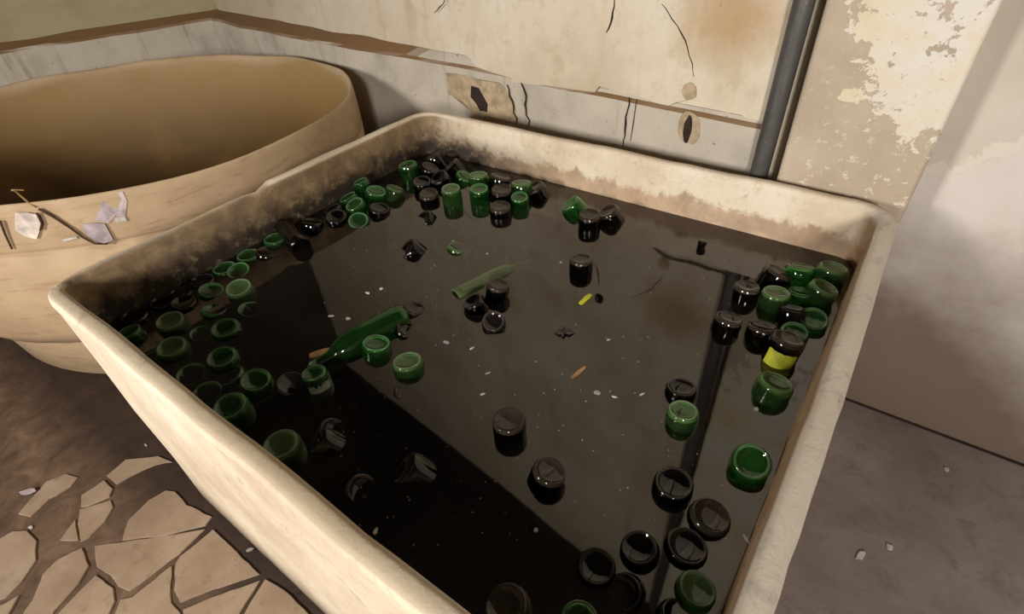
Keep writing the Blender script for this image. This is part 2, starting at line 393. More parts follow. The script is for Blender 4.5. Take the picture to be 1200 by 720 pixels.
ss = [LEN*i/nseg for i in range(nseg+1)]
pr = [.09*max(.16, 1-(max(0, s-1.0)/(s_mid-1.0))**1.5) if s < s_mid else .0144 for s in ss]
zt = []
for s in ss:
    q = A2+uB*s
    zt.append(1.085)
dado('trim_1', A2, uB, NB, ss, pr, [z - .006 for z in zt], [z+.035*(1 if s < s_mid else .2) for z, s in zip(zt, ss)], M['dado'], 1.0)
ssl = [5.4*i/60 for i in range(61)]
dado('trim_2', A2, uL, NL, ssl, [.075]*61, [1.085-.004*s for s in ssl], [1.125-.004*s for s in ssl], M['dado'], 3.0)

# thick upper plaster with its broken lower edge
def wp(px, py, off=0.0): return hit(px, py, WB+NB*off, NB)
edge_px = [(548, 84), (560, 90), (578, 93), (600, 96), (622, 99), (640, 100), (660, 103), (680, 106), (697, 108), (702, 101), (712, 104), (722, 109), (745, 112), (758, 116),
           (770, 121), (783, 124), (792, 120), (806, 117), (822, 121), (838, 128), (852, 132), (866, 134), (878, 139), (893, 142), (905, 146)]
low = [wp(x, y, min(.02, .002+.004*i)) for i, (x, y) in enumerate(edge_px)]
poly = low + [V((low[-1].x, low[-1].y, H)), V((low[0].x, low[0].y, H))]
bm = bmesh.new()
# split into vertical strips so the outline stays clean
tops = [V((p.x, p.y, H)) for p in low]
for off_pts in range(len(low)-1):
    a, b = low[off_pts], low[off_pts+1]
    a2, b2 = tops[off_pts], tops[off_pts+1]
    fa = [bm.verts.new(v) for v in (a, b, b2, a2)]; ba = [bm.verts.new(v-NB*.03) for v in (a, b, b2, a2)]
    bm.faces.new(fa); bm.faces.new((fa[0], ba[0], ba[1], fa[1]))
    if off_pts == 0: bm.faces.new((fa[0], fa[3], ba[3], ba[0]))
    if off_pts == len(low)-2: bm.faces.new((fa[1], ba[1], ba[2], fa[2]))
bmesh.ops.remove_doubles(bm, verts=bm.verts, dist=1e-5)
plast = struct(bm_obj('trim_3', bm, M['back']))

def ribbon(name, pts, wid, o, n, off, mat, parent=None, jit=.35, seed=1, thick=.002):
    """a thin jagged gash lying in the wall surface"""
    rnd = random.Random(seed); P = []
    for i in range(len(pts)-1):
        a = hit(*pts[i], o+n*off, n); b = hit(*pts[i+1], o+n*off, n); k = max(2, int((b-a).length/.02))
        for j in range(k): P.append(a.lerp(b, j/k))
    P.append(hit(*pts[-1], o+n*off, n))
    L, R_ = [], []; N = len(P)
    for i, p in enumerate(P):
        t_ = (P[min(i+1, N-1)]-P[max(i-1, 0)]).normalized(); s_ = t_.cross(n).normalized()
        w = wid*(.35+.65*math.sin(math.pi*min(1, max(.06, i/(N-1)))))*(1+jit*rnd.uniform(-1, 1))
        sh = s_*rnd.uniform(-1, 1)*wid*.7
        L.append(p+s_*w/2+sh); R_.append(p-s_*w/2+sh)
    bm = bmesh.new()
    add_prism(bm, L+R_[::-1], n*thick)
    ob = bm_obj(name, bm, mat)
    if parent: ob.parent = parent
    return struct(ob)
WBK = bpy.data.objects['wall_back']
TR1 = bpy.data.objects['trim_1']
for i, (pts, w) in enumerate([([(721, 0), (718, 14), (716, 28), (711, 39)], .007), ([(776, 4), (788, 22), (799, 40), (806, 55), (811, 75), (813, 90)], .0035),
                              ([(522, 0), (516, 8), (509, 15)], .004), ([(806, 98), (807, 108), (806, 116)], .014)]):
    ribbon('crack', pts, w, WB, NB, .0195, M['crack'], plast, seed=i)
for i, (pts, w) in enumerate([([(594, 99), (598, 112), (602, 126), (606, 145)], .010), ([(611, 97), (617, 112), (616, 128), (621, 148)], .011),
                              ([(738, 114), (735, 130), (733, 152), (731, 172)], .008), ([(747, 116), (744, 130), (741, 150), (739, 165)], .003), ([(493, 92), (495, 108), (496, 125)], .003)]):
    ribbon('crack', pts, w, WB, NB, .0175, M['crack'], TR1, seed=10+i)
# keyhole-shaped chase with a bare mortar surround
def disc(name, px, py, rw, rh, off, mat, parent, ang=0, seed=0, thick=.004):
    rnd = random.Random(seed); c = wp(px, py, off); sd = uB; u_ = V((0, 0, 1)); pts = []
    for k in range(18):
        a = 2*math.pi*k/18; q = 1+rnd.uniform(-.09, .09)
        x_, z_ = rw*math.cos(a)*q, rh*math.sin(a)*q
        pts.append(c+sd*(x_*math.cos(ang)-z_*math.sin(ang))+u_*(x_*math.sin(ang)+z_*math.cos(ang)))
    bm = bmesh.new(); add_prism(bm, pts, NB*thick); ob = bm_obj(name, bm, mat); ob.parent = parent; return struct(ob)
disc('mortar_patch', 808, 150, .044, .060, .0135, M['scar'], TR1, seed=4)
disc('slot', 806, 152, .015, .050, .0165, M['crack'], TR1, seed=5)
def wall_poly(name, pix, off, mat, parent, thick=.003, seed=0, jag=.004):
    rnd = random.Random(seed); P = [wp(x, y, off) for x, y in pix]; Q = []
    for i in range(len(P)):
        a, b = P[i], P[(i+1) % len(P)]; k = max(1, int((b-a).length/.015))
        for q in range(k): Q.append(a.lerp(b, q/k)+uB*rnd.uniform(-jag, jag)+V((0, 0, rnd.uniform(-jag, jag))))
    bm = bmesh.new(); add_prism(bm, Q, NB*thick); bmesh.ops.triangulate(bm, faces=[f for f in bm.faces if len(f.verts) > 4])
    ob = bm_obj(name, bm, mat); ob.parent = parent; return struct(ob)
wall_poly('mortar_patch', [(508, 84), (545, 88), (560, 93), (588, 98), (603, 118), (606, 146), (580, 138), (555, 134), (546, 122), (530, 112), (512, 104)], .0135, M['scar'], TR1, seed=6)
wall_poly('gash', [(553, 101), (561, 103), (566, 112), (572, 122), (571, 131), (563, 130), (558, 121), (552, 113)], .0165, M['crack'], TR1, seed=8, jag=.002)
disc('mortar_patch', 808, 107, .028, .030, .0195, M['scar'], plast, seed=7)

# iron down pipe standing in the corner by the pillar
pb = hit(889, 205, V((0, 1.80, 0)), V((0, 1, 0))); pt = hit(943, 0, V((0, 1.80, 0)), V((0, 1, 0)))
sl = (pt-pb)/(pt.z-pb.z)
px0 = pb-sl*pb.z; bm = bmesh.new()
PR = .029
add_tube(bm, [px0+sl*z for z in (0.0, .5, 1, 1.5, 2, 3, H)], PR, 24)
pipe_root = bm_obj('down_pipe', bm, M['pipe'], smooth=True)
tag(pipe_root, 'dark grey iron pipe rising up the wall beside the peeling pillar', 'pipe')

# ------------------------------------------------------------------ square tank
X0, X1, Y0, Y1, ZR = -1.80, .083, .139, 1.723, .96
def rrect(off, z, r, n=9, ns=26):
    """rounded rectangle ring offset inwards by off"""
    x0, x1, y0, y1 = X0+off, X1-off, Y0+off, Y1-off; r = max(.02, r-off)
    cs = [(x1-r, y1-r, 0), (x0+r, y1-r, 1), (x0+r, y0+r, 2), (x1-r, y0+r, 3)]; P = []
    for k, (cx, cy, q) in enumerate(cs):
        a0 = q*math.pi/2
        arc = [V((cx+r*math.cos(a0+math.pi/2*i/n), cy+r*math.sin(a0+math.pi/2*i/n), z)) for i in range(n+1)]
        P += arc
        nx = cs[(k+1) % 4]; a1 = nx[2]*math.pi/2
        st = V((nx[0]+r*math.cos(a1), nx[1]+r*math.sin(a1), z))
        P += [arc[-1].lerp(st, i/ns) for i in range(1, ns)]
    return P
def wobble(p, amp=.004, f=3.0, seed=0): return p + V((noise.noise(p*f+V((seed, 0, 0))), noise.noise(p*f+V((0, seed+9, 0))), noise.noise(p*f+V((0, 4, seed)))))*amp
prof = [(.0, .0), (.0, .25), (.0, .5), (.0, .72), (.0, .90), (-.002, .935), (.001, .95), (.007, .958), (.014, .961), (.030, .962), (.038, .960), (.043, .954), (.046, .940), (.048, .90), (.052, .84), (.056, .76), (.065, .5), (.08, .14), (.12, .12)]
rings = []
for o_, z_ in prof:
    rg = rrect(o_, z_, .115)
    for i, p in enumerate(rg):
        q = wobble(p, .006 if z_ > .1 else 0, 4)
        q = q + V((0, 0, 1))*(noise.noise(p*16)*.0025 if z_ > .9 else 0) + V((noise.noise(p*22+V((3, 0, 0))), noise.noise(p*22), 0))*.0018
        # broken lip on the left rim: from the notch to the near corner it stands lower
        if z_ > .93 and p.x < X0+.06:
            if p.y < .80: q.z -= .012
            if .80 < p.y < .86: q.z -= .022
        rg[i] = q
    rings.append(rg)
def loft(name, rings, mat, parent, cap0=False, cap1=False):
    n_ = len(rings[0]); vs = [v for r_ in rings for v in r_]; fs = []
    for i in range(len(rings)-1):
        for k in range(n_): fs.append((i*n_+k, i*n_+(k+1) % n_, (i+1)*n_+(k+1) % n_, (i+1)*n_+k))
    if cap1: fs.append(tuple(range((len(rings)-1)*n_, len(rings)*n_)))
    if cap0: fs.append(tuple(range(n_))[::-1])
    return link_mesh(name, vs, fs, mat, parent, smooth=True)
tank = bpy.data.objects.new('square_tank', None); C.objects.link(tank)
loft('outer_wall', rings[:6], tank_mat(False), tank, cap0=True)
loft('rim', rings[5:13], M['tank'], tank)
loft('inner_basin', rings[12:], M['tank'], tank, cap1=True)
tag(tank, 'big square cream plastered tank with rounded corners holding dark water and bottles', 'tank')

ZW = .784
wr = rrect(.0555, ZW, .115); wb = rrect(.0795, .16, .115)
for i in range(len(wr)): wr[i] = V((wr[i].x, wr[i].y, ZW))
k = len(wr); fs = [tuple(range(k)), tuple(range(k, 2*k))[::-1]] + [(i, k+i, k+(i+1) % k, (i+1) % k) for i in range(k)]
water = link_mesh('water', wr+wb, fs, M['water'])
bm = bmesh.new(); bm.from_mesh(water.data); bmesh.ops.recalc_face_normals(bm, faces=bm.faces); bm.to_mesh(water.data); bm.free()
tag(water, 'still murky black water filling the square tank', 'water', kind='stuff')

# ------------------------------------------------------------------ round vat
VC = V((-3.147, .927, 0)); A_, B_ = 1.003, 1.169
vang = math.atan2(.88020, -.47460)     # short axis direction
def vat_ring(f, z, n=96, d=0.0):
    P = []
    for i in range(n):
        a = 2*math.pi*i/n
        lx, ly = (A_*f+d)*math.cos(a), (B_*f+d)*math.sin(a)
        P.append(V((lx*math.cos(vang)-ly*math.sin(vang), lx*math.sin(vang)+ly*math.cos(vang), z)))
    return P
vprof = [(.80, 0), (.83, .02), (.86, .25), (.87, .30), (.93, .32), (.98, .40), (1.00, .55), (1.010, .68), (1.014, .770), (1.004, .778), (1.012, .788), (1.014, .80), (1.013, .87), (1.011, .935), (1.010, .954), (1.007, .961), (1.0, .960), (.993, .950),
         (.975, .88), (.95, .78), (.92, .66), (.88, .55), (.80, .44), (.68, .36), (.5, .31), (.25, .29), (.05, .285)]
rings = []
for f_, z_ in vprof:
    z_ = z_*.99/.96 if z_ > .7 else z_
    rg = vat_ring(f_, z_)
    rings.append([wobble(p, .014 if z_ > .05 else 0, 2.2, 5) for p in rg])
vat = bpy.data.objects.new('round_vat', None); C.objects.link(vat); vat.location = VC
loft('foot', rings[:4], M['bowl'], vat, cap0=True)
loft('body', rings[3:13], M['bowl'], vat)
loft('rim', rings[12:18], M['bowl'], vat)
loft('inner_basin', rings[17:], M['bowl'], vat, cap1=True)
tag(vat, 'large empty round ochre vat standing in the corner beside the square tank', 'vat')

# ------------------------------------------------------------------ broken paving
def zp(x, y): return (x/2.5725, 440+y/2.5725)
SL = [[(-60, 500), (0, 495), (40, 475), (85, 470), (113, 500), (110, 560), (70, 622), (20, 672), (-60, 700)],
      [(58, 420), (90, 380), (140, 322), (200, 300), (236, 310), (215, 338), (150, 376), (95, 428)],
      [(247, 365), (318, 317), (340, 345), (330, 370), (270, 395), (247, 400)],
      [(325, 305), (378, 257), (478, 247), (520, 262), (470, 272), (400, 303), (352, 332)],
      [(242, 406), (334, 380), (344, 400), (318, 442), (272, 490), (246, 505), (238, 450)],
      [(370, 500), (388, 440), (450, 380), (500, 350), (530, 352), (565, 392), (640, 430), (622, 455), (500, 485)],
      [(182, 500), (230, 436), (236, 500)],
      [(178, 556), (250, 522), (270, 575), (240, 630), (165, 712), (120, 790), (40, 790), (75, 715), (104, 680), (132, 600)],
      [(288, 517), (360, 507), (618, 467), (540, 543), (392, 653), (357, 640), (334, 605), (294, 580)],
      [(532, 570), (548, 547), (642, 468), (700, 520), (785, 602), (640, 650), (545, 688), (527, 650)],
      [(290, 604), (344, 644), (350, 682), (330, 720), (300, 790), (150, 790), (175, 724), (242, 652)],
      [(398, 672), (518, 576), (517, 690), (545, 715), (560, 790), (330, 790), (352, 712), (362, 680)],
      [(552, 708), (640, 672), (786, 620), (722, 720), (690, 790), (578, 790)],
      [(800, 618), (860, 650), (940, 730), (1000, 800), (705, 790), (735, 724)],
      [(-60, 720), (20, 690), (60, 668), (20, 740), (-10, 800), (-60, 800)],
      [(400, 450), (440, 340), (470, 330), (520, 335), (480, 350), (440, 375)]]
bm = bmesh.new(); rnd = random.Random(3)
def px_of(p):
    d = p-CAM; w_ = d.dot(fw); return (600+F_PX*d.dot(rt)/w_, 360-F_PX*d.dot(up)/w_) if w_ > .05 else (600, 9999)
slabs = [[at(*zp(x, y), .0) for x, y in poly] for poly in SL[:15]]
cr = random.Random(21); gx, gy = 11, 8; gp = {}
for i in range(gx+1):
    for j in range(gy+1): gp[i, j] = V((-3.1+i*.24+(j % 2)*.1+cr.uniform(-.06, .06), -1.75+j*.2+cr.uniform(-.06, .06), 0))
for i in range(gx):          # the broken paving goes on beyond the view
    for j in range(gy):
        q = [gp[i, j], gp[i+1, j], gp[i+1, j+1], gp[i, j+1]]; c = sum(q, V((0, 0, 0)))/4
        if all(px_of(k)[1] > 752 or px_of(k)[0] < -75 for k in q) and c.x < -.75 and all(k.y < .05 for k in q):
            q = [c+(k-c)*.93 for k in q]
            if cr.random() < .5: slabs.append(q)
            else: slabs += [[q[0], q[1], q[2]], [c2+(c-c2)*.05 for c2 in (q[0], q[2], q[3])]]
for P in slabs:
    Q = []
    for i in range(len(P)):
        a, b = P[i], P[(i+1) % len(P)]; m_ = max(1, int((b-a).length/.03))
        for j in range(m_):
            q = a.lerp(b, j/m_); Q.append(q+V((rnd.uniform(-1, 1), rnd.uniform(-1, 1), 0))*.0022)
    cen = sum(Q, V((0, 0, 0)))/len(Q); tz = V((0, 0, rnd.uniform(.005, .008)))
    bot = [bm.verts.new(q+V((0, 0, -.01))) for q in Q]; mid = [bm.verts.new(q+tz-V((0, 0, .002))) for q in Q]
    top_ = [bm.verts.new(q+(cen-q).normalized()*.002+tz) for q in Q]; n_ = len(Q)
    for i in range(n_):
        j = (i+1) % n_
        bm.faces.new((bot[i], bot[j], mid[j], mid[i])); bm.faces.new((mid[i], mid[j], top_[j], top_[i]))
    bm.faces.new(top_)
struct(bm_obj('floor_paving', bm, M['slab']))

# thin dark strip along the joint between floor and wall
bm = bmesh.new(); add_box(bm, (XR-.05, YR-.012, -.01), (XROOM, YR+.01, .004)); struct(bm_obj('trim_4', bm, M['crack']))
M['white'] = flat('white_chip', (176, 170, 160), .8); M['twig'] = flat('dry_twig', (74, 48, 32), .9); M['paper'] = flat('dirty_paper', (198, 184, 172), .9)
M['lilac'] = flat('faded_torn_paper', (168, 154, 156), .9); M['yellow'] = flat('yellow_printed_paper', (172, 172, 40), .6)
M['cork'] = flat('tan_wood', (148, 112, 70), .8); M['pale'] = flat('wet_white_paper', (150, 165, 150), .5)
def chip(name, px, py, z, sx, sy, th, mat, label, cat, ang=0, seed=0, n=7, group=None):
    rnd = random.Random(seed); c = at(px, py, z); pts = []
    for k in range(n):
        a = 2*math.pi*k/n+rnd.uniform(-.25, .25); q = rnd.uniform(.75, 1.15)
        x_, y_ = sx*math.cos(a)*q, sy*math.sin(a)*q
        pts.append(V((x_*math.cos(ang)-y_*math.sin(ang), x_*math.sin(ang)+y_*math.cos(ang), 0)))
    bm = bmesh.new(); add_prism(bm, pts, V((0, 0, th)))
    ob = bm_obj(name, bm, mat); ob.location = c; tag(ob, label, cat, group); return ob
chip('plaster_chip', 1008, 652, 0, .010, .024, .006, M['white'], 'larger white plaster chip lying on the grey concrete floor', 'chip', -.5, 1)
chip('plaster_chip', 1042, 642, 0, .010, .012, .005, M['white'], 'small white plaster chip next to the larger one on the concrete floor', 'chip', .5, 2)
chip('plaster_chip', 1109, 551, 0, .008, .010, .005, M['white'], 'tiny plaster chip on the concrete nearest the foot of the wall', 'chip', .2, 3)
chip('plaster_chip', 34, 577, .012, .035, .014, .006, M['lilac'], 'pale grey flake on the outlying paving slab below the round vat', 'chip', .8, 4)
chip('plaster_chip', 36, 619, .001, .010, .006, .004, M['white'], 'white crumb in the wide dirt joint of the broken paving', 'chip', .3, 5)
chip('plaster_chip', 293, 645, .014, .012, .006, .004, M['white'], 'pale flake on the paving against the side of the square tank', 'chip', .9, 6)
chip('plaster_chip', 171, 522, .001, .010, .004, .003, M['white'], 'white crumb in the dirt just beyond the uppermost paving slab', 'chip', .0, 8)

# ------------------------------------------------------------------ bottles
BL = .30
def bottle_profile(r, neck=True):
    o = [(0, -.0085), (r*.35, -.008), (r*.60, -.0060), (r*.74, -.0026), (r*.79, -.0008), (r*.83, 0), (r*.88, -.0012), (r*.93, -.0042), (r*.975, -.0100), (r, -.019), (r, -.05), (r, -.11), (r*.995, -.175),
         (r*.93, -.195), (r*.75, -.212), (r*.52, -.228), (r*.40, -.243), (r*.37, -.27), (r*.36, -.286), (r*.42, -.288), (r*.42, -.298), (r*.36, -.30)]
    w = .0035
    i = [(r*.36-w, -.298), (r*.37-w, -.27), (r*.40-w, -.243), (r*.52-w, -.230), (r*.75-w, -.215), (r*.93-w, -.197), (r-w, -.175), (r-w, -.11), (r-w, -.05), (r-w, -.020), (r*.85, -.0090), (r*.76, -.0070), (r*.60, -.0100), (r*.35, -.0120), (0, -.0125)]
    return o+i
def lathe_mesh(name, pr_, mats, seg=28, ring=None):
    """ring: (z limit, half width) above which faces take the second material"""
    vs = []; fs = []; idx = []; mi = []
    for (a, z) in pr_:
        if a <= 1e-6: idx.append([len(vs)]); vs.append((0, 0, z))
        else:
            idx.append(list(range(len(vs), len(vs)+seg)))
            vs += [(a*math.cos(2*math.pi*k/seg), a*math.sin(2*math.pi*k/seg), z) for k in range(seg)]
    for i in range(len(idx)-1):
        p, q = idx[i], idx[i+1]; m_ = 1 if ring is not None and (pr_[i][1]+pr_[i+1][1])/2 > ring else 0
        for k in range(seg):
            k2 = (k+1) % seg
            if len(p) == 1: fs.append((p[0], q[k], q[k2]))
            elif len(q) == 1: fs.append((p[k], q[0], p[k2]))
            else: fs.append((p[k], q[k], q[k2], p[k2]))
            mi.append(m_)
    me = bpy.data.meshes.new(name); me.from_pydata(vs, [], fs); me.update()
    for m in mats: me.materials.append(m)
    for f, m_ in zip(me.polygons, mi): f.use_smooth = True; f.material_index = m_
    return me
def bottle_mesh(name, r, mat, seg=28, prof=None):
    me = lathe_mesh(name, prof, [mat], seg)
    bm = bmesh.new(); bm.from_mesh(me); bmesh.ops.recalc_face_normals(bm, faces=bm.faces); bm.to_mesh(me); bm.free(); return me
def bottle_parts(kind, r):
    pr_ = bottle_profile(r); no = 10; last = len(pr_)-1
    # the profile runs down the outside and back up the inside, so one winding serves both shells
    body = lathe_mesh('body', pr_[no-1:last-4], [G[kind]])
    outer = lathe_mesh('base', pr_[:no], [G[kind], G[kind+'r']], ring=-.0018)
    inner = lathe_mesh('base_inner', pr_[last-5:], [G[kind], G[kind+'r']])
    bm = bmesh.new(); bm.from_mesh(outer); bm.from_mesh(inner); bm.to_mesh(outer); bm.free()
    return body, outer
G = {'g': glass('green_bottle_glass', (122, 206, 122), (66, 124, 60), .08, .20),
     'gr': glass('scuffed_green_glass_ring', (112, 206, 122), (128, 166, 122), .5, .5),
     'G': glass('dusty_green_bottle_glass', (114, 192, 106), (110, 138, 84), .10, .45),
     'Gr': glass('scuffed_dusty_green_ring', (104, 190, 104), (150, 172, 130), .6, .6),
     'd': glass('dark_bottle_glass', (36, 24, 22), (40, 30, 28), .015, .08),
     'dr': glass('scuffed_dark_glass_ring', (46, 34, 32), (104, 92, 86), .35, .35),
     'D': glass('brown_film_dark_bottle_glass', (36, 24, 22), (104, 88, 76), .01, .36),  # brown base film carries the wall's reflection in its colour
     'Dr': glass('scuffed_brown_film_dark_ring', (46, 34, 32), (104, 90, 80), .30, .30),
     'p': glass('pale_olive_bottle_glass', (170, 196, 140), (134, 148, 104), .34, .40),
     'pr': glass('scuffed_pale_olive_ring', (170, 196, 140), (150, 166, 130), .5, .5),
     'c': glass('clear_brown_bottle_glass', (92, 78, 72), (96, 84, 78), .02, .10),
     'cr': glass('scuffed_smoky_ring', (110, 98, 92), (130, 118, 110), .35, .35)}
mesh_cache = {}
def bmesh_for(kind, r):
    key = (kind, round(r, 3))
    if key not in mesh_cache: mesh_cache[key] = bottle_parts(*key)
    return mesh_cache[key]
GL, GF, GC, GR, GN, GM = ('bottles crowded in the near corner of the tank', 'bottles along the far rim of the tank', 'bottles floating in the middle of the tank',
                          'bottles crowded in the far corner under the pillar', 'bottles floating toward the open end of the tank', 'bottles in the corner beside the round vat')
